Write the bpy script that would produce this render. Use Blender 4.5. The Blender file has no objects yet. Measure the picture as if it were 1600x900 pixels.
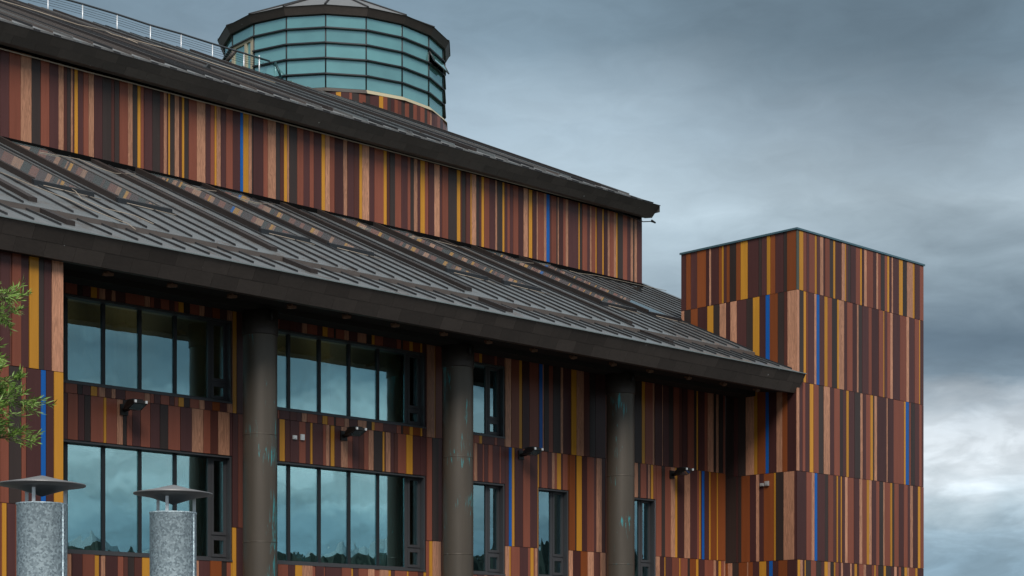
import bpy, math, random
from mathutils import Vector, Matrix
random.seed(7)
C = bpy.context.scene
COL = C.collection
# ------------------------------------------------------------------ camera
F, CX, HY, ZC = 2750.0, 800.0, 1046.0, 1.7          # photograph's focal length and horizon in pixels, eye height
cam = bpy.data.cameras.new("camera")
cam.sensor_width = 36.0; cam.lens = F / 1600 * 36
cam.shift_y = (HY - 450) / 1600
cam.clip_end = 20000
camo = bpy.data.objects.new("camera", cam); COL.objects.link(camo)
camo.location = (0, 0, ZC); camo.rotation_euler = (math.radians(90), 0, 0)
C.camera = camo
# ------------------------------------------------------------------ view, light
C.view_settings.view_transform = 'Standard'; C.view_settings.look = 'None'
C.view_settings.gamma = 1; C.view_settings.use_curve_mapping = False
EXPO = 1.0
C.view_settings.exposure = EXPO
SUN_DIR = Vector((0.16, -0.99, 1.0)).normalized()    # towards the sun
sun = bpy.data.lights.new("sun", 'SUN'); sun.energy = 1.5; sun.angle = math.radians(25); sun.color = (1.0, 0.965, 0.92)
suno = bpy.data.objects.new("sun", sun); COL.objects.link(suno)
suno.rotation_euler = SUN_DIR.to_track_quat('Z', 'Y').to_euler()
# ------------------------------------------------------------------ world: overcast sky
W = bpy.data.worlds.new("World"); C.world = W; W.use_nodes = True
nt = W.node_tree; nt.nodes.clear()
def N(tree, typ, **kw):
    n_ = tree.nodes.new(typ)
    for a, b in kw.items(): setattr(n_, a, b)
    return n_
def mth(tree, op, a, b=None, c=None, clamp=False):
    m_ = N(tree, 'ShaderNodeMath', operation=op, use_clamp=clamp)
    for i, v in enumerate((a, b, c)):
        if v is None: continue
        if isinstance(v, (int, float)): m_.inputs[i].default_value = v
        else: tree.links.new(v, m_.inputs[i])
    return m_.outputs[0]
def s2l(c): return tuple((v/255/12.92) if v/255 <= .04045 else ((v/255+.055)/1.055)**2.4 for v in c)
def sky_world():
    L = nt.links
    out = N(nt, 'ShaderNodeOutputWorld'); bg = N(nt, 'ShaderNodeBackground')
    bg.inputs['Strength'].default_value = 0.1
    L.new(bg.outputs[0], out.inputs[0])
    nis = N(nt, 'ShaderNodeTexSky', sky_type='NISHITA', sun_disc=False)
    nis.sun_elevation = math.asin(SUN_DIR.z); nis.sun_rotation = math.atan2(SUN_DIR.x, SUN_DIR.y)
    tc = N(nt, 'ShaderNodeTexCoord')
    d = tc.outputs['Generated']
    sep = N(nt, 'ShaderNodeSeparateXYZ'); L.new(d, sep.inputs[0])
    z = sep.outputs[2]
    def noise(scale, loc, sc, detail, rough=.5, dist=0.0):
        mp = N(nt, 'ShaderNodeMapping'); L.new(d, mp.inputs[0])
        mp.inputs['Location'].default_value = loc; mp.inputs['Scale'].default_value = scale
        no = N(nt, 'ShaderNodeTexNoise'); L.new(mp.outputs[0], no.inputs['Vector'])
        no.inputs['Scale'].default_value = sc; no.inputs['Detail'].default_value = detail
        no.inputs['Roughness'].default_value = rough; no.inputs['Distortion'].default_value = dist
        return mth(nt, 'SUBTRACT', no.outputs['Fac'], 0.5)
    n1 = noise((1, 1, 2.6), (3.1, 1.7, 0.4), 4.5, 3, .5, .4)
    n2 = noise((1, 1, 2.4), (7.3, 2.2, 5.1), 13.0, 5, .55, .6)
    n3 = noise((1, 1, 2.8), (1.3, 9.2, 2.2), 30.0, 6, .6, .8)
    lowk = mth(nt, 'SUBTRACT', 1.0, mth(nt, 'MULTIPLY', z, 2.2), clamp=True)
    warp = mth(nt, 'ADD', mth(nt, 'MULTIPLY', n1, .05), mth(nt, 'MULTIPLY', n2, .034))
    h = mth(nt, 'ADD', z, warp)
    ramp = N(nt, 'ShaderNodeValToRGB'); L.new(h, ramp.inputs[0])
    stops = [(0.0, (150, 175, 192)), (.05, (134, 163, 183)), (.078, (150, 174, 190)), (.094, (182, 200, 211)), (.118, (222, 230, 236)),
             (.138, (206, 216, 224)), (.156, (124, 143, 157)), (.178, (100, 119, 134)), (.215, (148, 166, 177)),
             (.25, (174, 191, 201)), (.285, (154, 172, 184)), (.33, (117, 137, 150)), (.37, (113, 134, 148)), (.5, (165, 180, 190)), (.75, (205, 212, 216)), (1.0, (215, 220, 222))]
    el = ramp.color_ramp.elements
    while len(el) < len(stops): el.new(.5)
    for e, (p, c) in zip(el, stops): e.position = p; e.color = (*s2l(c), 1)
    def blob(px, py, rad, soft):
        v = Vector(((px-CX)/F, 1, (HY-py)/F)).normalized()
        dp = N(nt, 'ShaderNodeVectorMath', operation='DISTANCE'); L.new(d, dp.inputs[0]); dp.inputs[1].default_value = v
        q = mth(nt, 'ADD', dp.outputs['Value'], mth(nt, 'ADD', mth(nt, 'MULTIPLY', n2, .05), mth(nt, 'MULTIPLY', n1, .10)))
        mr = N(nt, 'ShaderNodeMapRange', interpolation_type='SMOOTHSTEP'); L.new(q, mr.inputs[0])
        mr.inputs[1].default_value = rad; mr.inputs[2].default_value = rad + soft; mr.inputs[3].default_value = 1; mr.inputs[4].default_value = 0
        return mr.outputs[0]
    g = mth(nt, 'ADD', 1.0, mth(nt, 'ADD', mth(nt, 'MULTIPLY', n2, .42), mth(nt, 'MULTIPLY', n3, .26)))
    for (px, py, rad, soft, k_) in ((1330, 110, .03, .13, -.24), (1590, 560, .0, .09, -.16), (820, 260, .01, .13, .16), (560, 40, .03, .16, .18), (1140, 305, .01, .09, .24)):
        g = mth(nt, 'MULTIPLY', g, mth(nt, 'MULTIPLY_ADD', blob(px, py, rad, soft), k_, 1.0))
    n4 = noise((1, 1, 2.2), (4.4, 8.1, 3.7), 19.0, 7, .6, .9)
    low = N(nt, 'ShaderNodeMapRange', interpolation_type='SMOOTHSTEP'); L.new(z, low.inputs[0])
    for i_, v_ in enumerate((.20, .06, 0.10, .75)): low.inputs[i_+1].default_value = v_
    g = mth(nt, 'MULTIPLY', g, mth(nt, 'MULTIPLY_ADD', n4, low.outputs[0], 1.0))
    n5 = noise((1, 1, 3.0), (2.7, 5.5, 1.1), 15.0, 6, .52, .5)
    ed = N(nt, 'ShaderNodeMapRange', interpolation_type='SMOOTHSTEP'); L.new(n5, ed.inputs[0])
    for i_, v_ in enumerate((-.05, .09, -.09, .15)): ed.inputs[i_+1].default_value = v_
    lw_ = N(nt, 'ShaderNodeMapRange', interpolation_type='SMOOTHSTEP'); L.new(z, lw_.inputs[0])
    for i_, v_ in enumerate((.19, .14, 0.0, 1.0)): lw_.inputs[i_+1].default_value = v_
    g = mth(nt, 'MULTIPLY', g, mth(nt, 'MULTIPLY_ADD', ed.outputs[0], lw_.outputs[0], 1.0))
    g = mth(nt, 'MULTIPLY', g, 10.0 / (2 ** EXPO))
    sc = N(nt, 'ShaderNodeVectorMath', operation='SCALE'); L.new(ramp.outputs[0], sc.inputs[0]); L.new(g, sc.inputs['Scale'])
    mx = N(nt, 'ShaderNodeMix', data_type='RGBA'); mx.inputs['Factor'].default_value = .96
    L.new(nis.outputs[0], mx.inputs['A']); L.new(sc.outputs[0], mx.inputs['B'])
    L.new(mx.outputs['Result'], bg.inputs['Color'])
sky_world()
# ------------------------------------------------------------------ building frame: T along the facade, s out from the main wall, z up
_l = math.hypot(2820, 2750)
DV = Vector((2820/_l, 2750/_l)); NV = Vector((DV.y, -DV.x))
K = -37.2024
T0 = 20.0
ANG = math.atan2(DV.y, DV.x)
def world(T, s, z): p = DV*T + NV*(K+s); return Vector((p.x, p.y, z))
def Lc(T, s, z): return Vector((T-T0, -s, z))
ORIGIN = world(T0, 0, 0)
def tpx(px, s):                                   # facade position seen at a picture column, on the plane s
    a = (px-CX)/F; Y = (K+s)/(a*NV.x+NV.y); return a*Y*DV.x + Y*DV.y
def spx(px, T):                                   # outward position seen at a picture column, on the plane T
    a = (px-CX)/F; Y = T/(a*DV.x+DV.y); return (a*NV.x+NV.y)*Y - K
def zpx(px, py, s):
    a = (px-CX)/F; Y = (K+s)/(a*NV.x+NV.y); return ZC + (HY-py)/F*Y
def roofpx(px, py, se, ze, m):                    # (T, s) seen on a roof plane falling m towards the eave (se, ze)
    a = (px-CX)/F; b = (HY-py)/F; g = a*NV.x+NV.y
    Y = (ze + m*(K+se) - ZC)/(b+m*g)
    return a*Y*DV.x+Y*DV.y, g*Y-K
def atpx(px, py, Y): return Vector(((px-CX)/F*Y, Y, ZC+(HY-py)/F*Y))
# ------------------------------------------------------------------ materials
def mat(name, col, rough=.5, metal=0.0, spec=.5, coat=0.0, noise=None, bump=None, rnd=0.0, grain=None, streak=None, specks=False):
    m = bpy.data.materials.new(name); m.use_nodes = True
    t = m.node_tree; b = t.nodes['Principled BSDF']; L = t.links
    b.inputs['Roughness'].default_value = rough; b.inputs['Metallic'].default_value = metal
    b.inputs['Specular IOR Level'].default_value = spec; b.inputs['Coat Weight'].default_value = coat
    b.inputs['Coat Roughness'].default_value = .25
    tc = N(t, 'ShaderNodeTexCoord'); oi = N(t, 'ShaderNodeObjectInfo')
    off = N(t, 'ShaderNodeVectorMath', operation='SCALE'); off.inputs[0].default_value = (37.0, 53.0, 71.0); L.new(oi.outputs['Random'], off.inputs['Scale'])
    add = N(t, 'ShaderNodeVectorMath', operation='ADD'); L.new(tc.outputs['Object'], add.inputs[0]); L.new(off.outputs[0], add.inputs[1])
    vec = add.outputs[0]
    col4 = (*col, 1)
    cur = N(t, 'ShaderNodeRGB'); cur.outputs[0].default_value = col4; cur = cur.outputs[0]
    def mul(fac):
        nonlocal cur
        v = N(t, 'ShaderNodeVectorMath', operation='SCALE'); L.new(cur, v.inputs[0]); L.new(fac, v.inputs['Scale']); cur = v.outputs[0]
    def nz(scale, sc, det=4, ro=.55, dist=0):
        mp = N(t, 'ShaderNodeMapping'); L.new(vec, mp.inputs[0]); mp.inputs['Scale'].default_value = scale
        n_ = N(t, 'ShaderNodeTexNoise'); L.new(mp.outputs[0], n_.inputs['Vector']); n_.inputs['Scale'].default_value = sc
        n_.inputs['Detail'].default_value = det; n_.inputs['Roughness'].default_value = ro; n_.inputs['Distortion'].default_value = dist
        return n_.outputs['Fac']
    if rnd: mul(mth(t, 'MULTIPLY_ADD', oi.outputs['Random'], 2*rnd, 1-rnd))
    if noise:
        for (scale, sc, amp) in noise:
            f = nz(scale, sc); mul(mth(t, 'MULTIPLY_ADD', f, 2*amp, 1-amp))
    if grain:                                        # flowing timber grain along z
        wv = N(t, 'ShaderNodeTexNoise'); mp = N(t, 'ShaderNodeMapping'); L.new(vec, mp.inputs[0]); mp.inputs['Scale'].default_value = (9, 9, .55)
        L.new(mp.outputs[0], wv.inputs['Vector']); wv.inputs['Scale'].default_value = 1.6; wv.inputs['Detail'].default_value = 3; wv.inputs['Distortion'].default_value = 1.6
        ring = mth(t, 'FRACT', mth(t, 'MULTIPLY', wv.outputs['Fac'], 5.0))
        ring = mth(t, 'ABSOLUTE', mth(t, 'SUBTRACT', ring, .5))
        mul(mth(t, 'MULTIPLY_ADD', ring, 2*grain, 1-grain*.6))
    if streak:                                       # patina runs: (colour, amount)
        f = nz((13, 13, 1.1), 1.3, 6, .65, 1.2); g = nz((1, 1, .5), 1.4, 2)
        a = mth(t, 'MULTIPLY', f, g)
        mr = N(t, 'ShaderNodeMapRange'); L.new(a, mr.inputs[0]); mr.inputs[1].default_value = streak[1]; mr.inputs[2].default_value = streak[1]+.05
        mx = N(t, 'ShaderNodeMix', data_type='RGBA'); L.new(mr.outputs[0], mx.inputs['Factor']); L.new(cur, mx.inputs['A']); mx.inputs['B'].default_value = (*streak[0], 1); cur = mx.outputs['Result']
    if specks:                                       # a few pale droppings and lime spots
        mp = N(t, 'ShaderNodeMapping'); L.new(vec, mp.inputs[0]); mp.inputs['Scale'].default_value = (1.5, 1.5, .8)
        vo = N(t, 'ShaderNodeTexVoronoi'); L.new(mp.outputs[0], vo.inputs['Vector']); vo.inputs['Scale'].default_value = 1.6
        mr = N(t, 'ShaderNodeMapRange'); L.new(vo.outputs['Distance'], mr.inputs[0]); mr.inputs[1].default_value = .05; mr.inputs[2].default_value = .03
        mx = N(t, 'ShaderNodeMix', data_type='RGBA'); L.new(mr.outputs[0], mx.inputs['Factor']); L.new(cur, mx.inputs['A']); mx.inputs['B'].default_value = (.5, .5, .48, 1); cur = mx.outputs['Result']
    L.new(cur, b.inputs['Base Color'])
    if bump:
        bp = N(t, 'ShaderNodeBump'); bp.inputs['Strength'].default_value = bump[2]; bp.inputs['Distance'].default_value = .02
        L.new(nz(bump[0], bump[1]), bp.inputs['Height']); L.new(bp.outputs[0], b.inputs['Normal'])
    return m
BN = [((5, 5, .5), 1.0, .16), ((60, 60, 1.5), 1.0, .14), ((16, 16, .25), 1.0, .10)]
def board(name, col, rnd=.12, grain=None, noise=BN): return mat(name, col, rough=.30, spec=.20, rnd=rnd, noise=noise, grain=grain, bump=((70, 70, 2), 1.0, .05))
BM = {
 'P': board('plum brown board', (.075, .030, .028), .22),
 'D': board('charcoal board', (.042, .030, .027), .2),
 'M': board('maroon board', (.100, .036, .028), .16),
 'R': board('red brown board', (.210, .066, .041), .18),
 'O': board('rust board', (.215, .060, .020), .14),
 'S': board('salmon timber board', (.46, .222, .135), .16, grain=.5),
 'Y': board('ochre yellow board', (.49, .222, .028), .12),
 'B': board('bright blue board', (.010, .100, .36), .05),
 'G': board('grey green trim', (.075, .085, .072), .05),
}
M = {
 'backing': mat('black membrane', (.004, .004, .004), .95, .0, .05),
 'fascia': mat('dark bronze fascia', (.070, .056, .048), .55, .0, .4, noise=[((1, 1, 1), 2.0, .18), ((9, 9, 14), 1.0, .2)], rnd=.2, bump=((12, 12, 30), 1.0, .12), specks=True),
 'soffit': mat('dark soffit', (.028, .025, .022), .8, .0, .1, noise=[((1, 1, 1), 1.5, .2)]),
 'roof': mat('weathered roof metal', (.165, .180, .185), .34, .25, .5, noise=[((.5, 3, 3), .9, .30), ((7, 1.0, 1.0), 1.0, .25), ((1, 1, 1), .5, .2)], streak=((.105, .085, .072), .30), bump=((1.2, .4, 1), 1.0, .12)),
 'uroof': mat('weathered upper roof metal', (.165, .160, .155), .42, .4, .5, noise=[((.5, 3, 3), .9, .2), ((7, 1.0, 1.0), 1.0, .2)], bump=((1.2, .4, 1), 1.0, .12)),
 'batten': mat('dark roof batten', (.030, .030, .032), .55, .1, .3, rnd=.25, noise=[((2, 2, 2), 1.0, .2)]),
 'rib': mat('brown roof rib', (.032, .025, .023), .6, .1, .3, rnd=.2, noise=[((1, 3, 3), 1.0, .2)]),
 'riser': mat('brown eave riser', (.085, .068, .060), .6, noise=[((3, 1, 6), 1.0, .25)]),
 'trim': mat('pale metal edge', (.26, .29, .28), .35, .6, noise=[((3, 3, 3), 1.0, .3)]),
 'frame': mat('anthracite window frame', (.062, .062, .066), .45, .2),
 'darkframe': mat('black window frame', (.020, .022, .025), .45, .2),
 'column': mat('patinated column metal', (.088, .072, .056), .45, .25, .45, noise=[((7, 7, .35), 1.0, .2), ((1, 1, .5), 1.5, .16)], bump=((7, 7, .5), 1.0, .08), streak=((.05, .30, .32), .345)),
 'capital': mat('column collar metal', (.058, .046, .040), .5, .3, .4, noise=[((5, 5, .6), 1.0, .18)]),
 'woodwall': mat('interior timber wall', (.60, .44, .20), .6, noise=[((8, 8, .2), 1.2, .25)]),
 'paleroom': mat('pale room lining', (.55, .48, .34), .7),
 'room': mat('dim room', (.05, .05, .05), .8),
 'curtain': mat('dark curtain', (.05, .055, .055), .9, noise=[((6, 6, .3), 1.5, .3)]),
 'whitepl': mat('white plastic', (.72, .74, .74), .4),
 'greypl': mat('grey plastic', (.32, .31, .30), .5),
 'black': mat('black metal', (.018, .018, .017), .45, .3, noise=[((4, 4, 4), 2.0, .3)]),
 'cable': mat('pale cable', (.33, .27, .21), .6),
 'steel': mat('pale steel', (.72, .74, .76), .35, .3),
 'rail': mat('dark steel rail', (.10, .11, .12), .35, .7),
 'cowl': mat('dull grey cowl metal', (.23, .225, .225), .45, .55, noise=[((4, 4, 4), 2.0, .15)]),
 'coping': mat('coping with painted sky tint', (.10, .18, .21), .3, .5),  # blue-teal sky highlight on the tower's top edge is put into this colour
 'cream': mat('cream sill', (.42, .36, .24), .5),
 'teal': mat('dark teal steel', (.012, .05, .055), .4, .3),
 'plinth': mat('grey render plinth', (.16, .155, .15), .85, noise=[((1, 1, 1), 1.0, .2), ((9, 9, 9), 1.0, .1)]),
 'bracket': mat('brown eave bracket', (.20, .105, .062), .6, noise=[((9, 9, 9), 1.0, .3)]),
 'bark': mat('grey brown bark', (.12, .09, .065), .9, noise=[((6, 6, 1), 2.0, .4)], bump=((9, 9, 1.5), 2.0, .6)),
 'twig': mat('green brown twig', (.10, .085, .04), .8),
}
def glass_mat():
    m = bpy.data.materials.new('tinted window glass'); m.use_nodes = True; t = m.node_tree; L = t.links
    t.nodes.remove(t.nodes['Principled BSDF']); out = t.nodes['Material Output']
    gl = N(t, 'ShaderNodeBsdfGlossy'); gl.inputs['Color'].default_value = (.58, .93, 1.0, 1); gl.inputs['Roughness'].default_value = .003
    tr = N(t, 'ShaderNodeBsdfTransparent'); tr.inputs['Color'].default_value = (.95, .95, .88, 1)
    tc = N(t, 'ShaderNodeTexCoord'); no = N(t, 'ShaderNodeTexNoise'); L.new(tc.outputs['Object'], no.inputs['Vector']); no.inputs['Scale'].default_value = .9
    bp = N(t, 'ShaderNodeBump'); bp.inputs['Strength'].default_value = .5; bp.inputs['Distance'].default_value = .006; L.new(no.outputs['Fac'], bp.inputs['Height']); L.new(bp.outputs[0], gl.inputs['Normal'])
    lw = N(t, 'ShaderNodeFresnel'); lw.inputs[0].default_value = 1.5
    f = mth(t, 'ADD', mth(t, 'MULTIPLY', lw.outputs[0], .9), .30, clamp=True)
    mx = N(t, 'ShaderNodeMixShader'); L.new(f, mx.inputs[0]); L.new(tr.outputs[0], mx.inputs[1]); L.new(gl.outputs[0], mx.inputs[2])
    L.new(mx.outputs[0], out.inputs[0]); return m
def lantern_glass():
    m = bpy.data.materials.new('blue green lantern glass'); m.use_nodes = True; t = m.node_tree; L = t.links
    t.nodes.remove(t.nodes['Principled BSDF']); out = t.nodes['Material Output']
    gl = N(t, 'ShaderNodeBsdfGlossy'); gl.inputs['Color'].default_value = (.62, .84, .86, 1); gl.inputs['Roughness'].default_value = .02
    df = N(t, 'ShaderNodeBsdfDiffuse'); 
    oi = N(t, 'ShaderNodeObjectInfo'); tc = N(t, 'ShaderNodeTexCoord'); no = N(t, 'ShaderNodeTexNoise'); L.new(tc.outputs['Object'], no.inputs['Vector']); no.inputs['Scale'].default_value = .9
    k_ = mth(t, 'ADD', mth(t, 'MULTIPLY_ADD', oi.outputs['Random'], .35, .55), mth(t, 'MULTIPLY', no.outputs['Fac'], .5))
    vs_ = N(t, 'ShaderNodeVectorMath', operation='SCALE'); vs_.inputs[0].default_value = (.15, .35, .345); L.new(k_, vs_.inputs['Scale']); L.new(vs_.outputs[0], df.inputs['Color'])
    lw = N(t, 'ShaderNodeFresnel'); lw.inputs[0].default_value = 1.5
    f = mth(t, 'ADD', mth(t, 'MULTIPLY', lw.outputs[0], .9), .34, clamp=True)
    mx = N(t, 'ShaderNodeMixShader'); L.new(f, mx.inputs[0]); L.new(df.outputs[0], mx.inputs[1]); L.new(gl.outputs[0], mx.inputs[2])
    L.new(mx.outputs[0], out.inputs[0]); return m
def skylight_mat():
    m = bpy.data.materials.new('skylight glass'); m.use_nodes = True; t = m.node_tree; L = t.links
    t.nodes.remove(t.nodes['Principled BSDF']); out = t.nodes['Material Output']
    gl = N(t, 'ShaderNodeBsdfGlossy'); gl.inputs['Color'].default_value = (.95, 1, 1, 1); gl.inputs['Roughness'].default_value = .02
    tr = N(t, 'ShaderNodeBsdfTransparent'); tr.inputs['Color'].default_value = (.85, .93, .92, 1)
    df = N(t, 'ShaderNodeBsdfDiffuse'); df.inputs['Color'].default_value = (.24, .29, .30, 1)
    m0 = N(t, 'ShaderNodeMixShader'); m0.inputs[0].default_value = .5; L.new(tr.outputs[0], m0.inputs[1]); L.new(df.outputs[0], m0.inputs[2])
    lw = N(t, 'ShaderNodeFresnel'); lw.inputs[0].default_value = 1.7
    mx = N(t, 'ShaderNodeMixShader'); L.new(mth(t, 'ADD', lw.outputs[0], .06, clamp=True), mx.inputs[0]); L.new(m0.outputs[0], mx.inputs[1]); L.new(gl.outputs[0], mx.inputs[2])
    L.new(mx.outputs[0], out.inputs[0]); return m
def galv_mat():
    m = mat('spangled galvanised steel', (.42, .46, .48), .42, .1)
    t = m.node_tree; b = t.nodes['Principled BSDF']; L = t.links
    tc = N(t, 'ShaderNodeTexCoord'); vo = N(t, 'ShaderNodeTexVoronoi'); L.new(tc.outputs['Object'], vo.inputs['Vector']); vo.inputs['Scale'].default_value = 70
    no = N(t, 'ShaderNodeTexNoise'); L.new(tc.outputs['Object'], no.inputs['Vector']); no.inputs['Scale'].default_value = 90; no.inputs['Detail'].default_value = 4
    sx = N(t, 'ShaderNodeSeparateColor'); L.new(vo.outputs['Color'], sx.inputs[0])
    a = mth(t, 'ADD', mth(t, 'MULTIPLY', sx.outputs[0], .62), mth(t, 'MULTIPLY', no.outputs['Fac'], .38))
    cr = N(t, 'ShaderNodeValToRGB'); L.new(a, cr.inputs[0]); e = cr.color_ramp.elements
    e[0].position = .2; e[0].color = (.34, .43, .48, 1); e[1].position = .8; e[1].color = (.80, .95, 1.0, 1)
    L.new(cr.outputs[0], b.inputs['Base Color'])
    L.new(mth(t, 'MULTIPLY_ADD', sx.outputs[1], .25, .33), b.inputs['Roughness']); return m
M['glass'] = glass_mat(); M['lantern'] = lantern_glass(); M['skylight'] = skylight_mat(); M['galv'] = galv_mat()
# ------------------------------------------------------------------ mesh builder
class MB:
    def __init__(self): self.v = []; self.f = []; self.smooth = []
    def quad(self, *p):
        i = len(self.v); self.v += [tuple(q) for q in p]; self.f.append(tuple(range(i, i+len(p)))); self.smooth.append(False)
    def hexa(self, p):                              # 8 corners: bottom ring 0-3, top ring 4-7
        i = len(self.v); self.v += [tuple(q) for q in p]
        for q in ((0, 3, 2, 1), (4, 5, 6, 7), (0, 1, 5, 4), (1, 2, 6, 5), (2, 3, 7, 6), (3, 0, 4, 7)):
            self.f.append(tuple(i+j for j in q)); self.smooth.append(False)
    def box(self, a, b):
        x0, x1 = sorted((a[0], b[0])); y0, y1 = sorted((a[1], b[1])); z0, z1 = sorted((a[2], b[2]))
        self.hexa([(x0, y0, z0), (x1, y0, z0), (x1, y1, z0), (x0, y1, z0), (x0, y0, z1), (x1, y0, z1), (x1, y1, z1), (x0, y1, z1)])
    def sbox(self, T_0, T_1, s0, s1, z0, z1): self.box(Lc(T_0, s0, z0), Lc(T_1, s1, z1))
    def extrude(self, prof, x0, x1, fn):            # closed profile [(s, z)] swept along T
        n_ = len(prof); i = len(self.v)
        self.v += [tuple(fn(x0, s, z)) for s, z in prof] + [tuple(fn(x1, s, z)) for s, z in prof]
        for j in range(n_):
            j2 = (j+1) % n_; self.f.append((i+j, i+j2, i+n_+j2, i+n_+j)); self.smooth.append(False)
        self.f.append(tuple(i+j for j in range(n_))[::-1]); self.f.append(tuple(i+n_+j for j in range(n_))); self.smooth += [False, False]
    def tube(self, pts, r, seg=8, cap=True):
        pts = [Vector(p) for p in pts]; rings = []
        for a, p in enumerate(pts):
            t = (pts[min(a+1, len(pts)-1)] - pts[max(a-1, 0)]).normalized()
            u = t.orthogonal().normalized() if abs(t.z) > .99 else t.cross(Vector((0, 0, 1))).normalized()
            w = t.cross(u); rr = r[a] if isinstance(r, (list, tuple)) else r
            i = len(self.v)
            self.v += [tuple(p + (u*math.cos(q)+w*math.sin(q))*rr) for q in [2*math.pi*k/seg for k in range(seg)]]
            rings.append(i)
        for a, b in zip(rings, rings[1:]):
            for k in range(seg):
                k2 = (k+1) % seg; self.f.append((a+k, a+k2, b+k2, b+k)); self.smooth.append(True)
        if cap:
            self.f.append(tuple(rings[0]+k for k in range(seg))[::-1]); self.f.append(tuple(rings[-1]+k for k in range(seg))); self.smooth += [False, False]
    def lathe(self, prof, seg=32, c=(0, 0, 0), smooth=True, a0=0.0):
        rings = []
        for r, z in prof:
            rings.append(len(self.v))
            self.v += [(c[0]+r*math.cos(a0+2*math.pi*k/seg), c[1]+r*math.sin(a0+2*math.pi*k/seg), c[2]+z) for k in range(seg)]
        for a, b in zip(rings, rings[1:]):
            for k in range(seg):
                k2 = (k+1) % seg; self.f.append((a+k, a+k2, b+k2, b+k)); self.smooth.append(smooth)
    def build(self, name, m, parent=None, origin=None, kind=None):
        if origin is not None:
            o_ = Vector(origin); vs = [tuple(Vector(q)-o_) for q in self.v]
        else: o_ = None; vs = self.v
        me = bpy.data.meshes.new(name); me.from_pydata(vs, [], self.f)
        me.polygons.foreach_set('use_smooth', self.smooth); me.materials.append(m if not isinstance(m, str) else M[m]); me.update()
        ob = bpy.data.objects.new(name, me); COL.objects.link(ob)
        if parent: ob.parent = parent
        if o_ is not None: ob.location = o_
        if kind: ob['kind'] = kind
        return ob
def thing(name, label, cat, loc=(0, 0, 0), rz=0.0, group=None):
    o = bpy.data.objects.new(name, None); COL.objects.link(o); o.location = loc; o.rotation_euler = (0, 0, rz); o.empty_display_size = .3
    o['label'] = label; o['category'] = cat
    if group: o['group'] = group
    return o
# ------------------------------------------------------------------ ground and far land
def ground():
    b = MB(); R = 9000
    b.quad((-R, -R, 0), (R, -R, 0), (R, R, 0), (-R, R, 0))
    g = b.build('ground', mat('short grass', (.040, .055, .022), .95, noise=[((1, 1, 1), .05, .25), ((1, 1, 1), 1.5, .3)])); g['kind'] = 'structure'
    b = MB(); b.box((-40, -12, 0.0), (60, 90, .12))
    p = b.build('pavement', mat('asphalt paving', (.055, .055, .056), .9, noise=[((1, 1, 1), .3, .2), ((1, 1, 1), 6.0, .15)])); p['kind'] = 'structure'
ground()
def fbm(x, seed, oct_=5, base=1.0):
    v = 0; a = 1.0; fr = base
    for o in range(oct_):
        i = math.floor(x*fr); t = x*fr-i; t = t*t*(3-2*t)
        def h(j): return random.Random((int(j)*7919 + seed*104729 + o*1299709) & 0x7fffffff).random()
        v += a*(h(i)*(1-t)+h(i+1)*t); a *= .5; fr *= 2
    return v
def ridge(name, dist, depth, hfun, m, a0=-60, a1=60, n_=2600):       # far land to the right of the camera, mirrored in the glass
    b = MB(); c = Vector((0, 45, 0))
    pr = []
    for i in range(n_+1):
        a = math.radians(a0+(a1-a0)*i/n_); d = Vector((math.cos(a), math.sin(a), 0)); h = hfun(math.degrees(a))
        pr.append((c+d*dist, c+d*(dist+depth*.5)+Vector((0, 0, h)), c+d*(dist+depth)))
    for p, q in zip(pr, pr[1:]):
        b.quad(p[0], q[0], q[1], p[1]); b.quad(p[1], q[1], q[2], p[2])
    o = b.build(name, m); o['kind'] = 'structure'
ridge('wooded_hill', 330, 70, lambda a: 21.5+4.5*fbm(a*.16, 3, 3)+2.6*fbm(a*3.5, 5, 4), mat('dark woodland', (.026, .036, .028), .95, noise=[((1, 1, 1), .1, .4)]))
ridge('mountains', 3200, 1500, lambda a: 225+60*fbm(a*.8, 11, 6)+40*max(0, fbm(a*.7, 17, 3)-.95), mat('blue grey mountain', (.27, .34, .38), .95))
# ------------------------------------------------------------------ board rows traced along the facade
def parse(s):
    st, rest = s.split('|'); x = float(st); out = []
    for tok in rest.split():
        e = float(tok[1:]); out.append((tok[0], x, e)); x = e
    return out
UPPER = "0| P14 R32 S49 D63.5 R77 P91.5 S100 M105 D111 S114 P116.5 Y122 P130.5 R138.5 S147 P160 D174 M179 D186.5 R200 S207.5 D215 Y220 R225 P238 D250 M256 S261 P263 Y266 D273 S280 M284.5 Y288 D295 R307.5 S321 P329 R335.5 Y338.5 S345 P353 R363.5 P375.3 B380 Y388.5 S393.5 D395.5 P411.5 R418.5 S431 D438 M444 Y449 S452 D464 R474 P484 R490.5 P502.5 Y508 S515 R522.5 P536.5 S543 P553 M561.5 Y566 S577 P585 R599.5 Y604.5 M609 D617 R627 P637 R641.5 D647 S652.5 P657 Y664 R669.5 P678.5 S687 P691 R700.5 D714 Y719.5 M722 D728 M735 Y737 S744 D749 P752.5 Y756.5 R764.5 P774 S777 D785 Y788.5 P793 R797 P802 R810 P818 S824.5 P826.5 Y832 P838.5 S841 R850 S854 B859 P861.5 R869.5 D871.5 S873.5 P880 R884 S888 P904 Y906 D910 R917.5 P922 S924.5 R930.5 Y932.5 P941 Y943.5 P949.5 S953 R959 S963 Y965 D973 R980 P985.5 S989.5 D991.5 S995.5 P1003.2"
LB1 = "0| P15 M18.5 R33 P45.5 Y60.5 D69 P81 S99"
LB2 = "0| R14 D33.5 R41 P64 B72 P84 Y99"
LB3 = "0| R3 Y10.5 P24 R30 P45 R60 D75 S90 P99"
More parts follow.
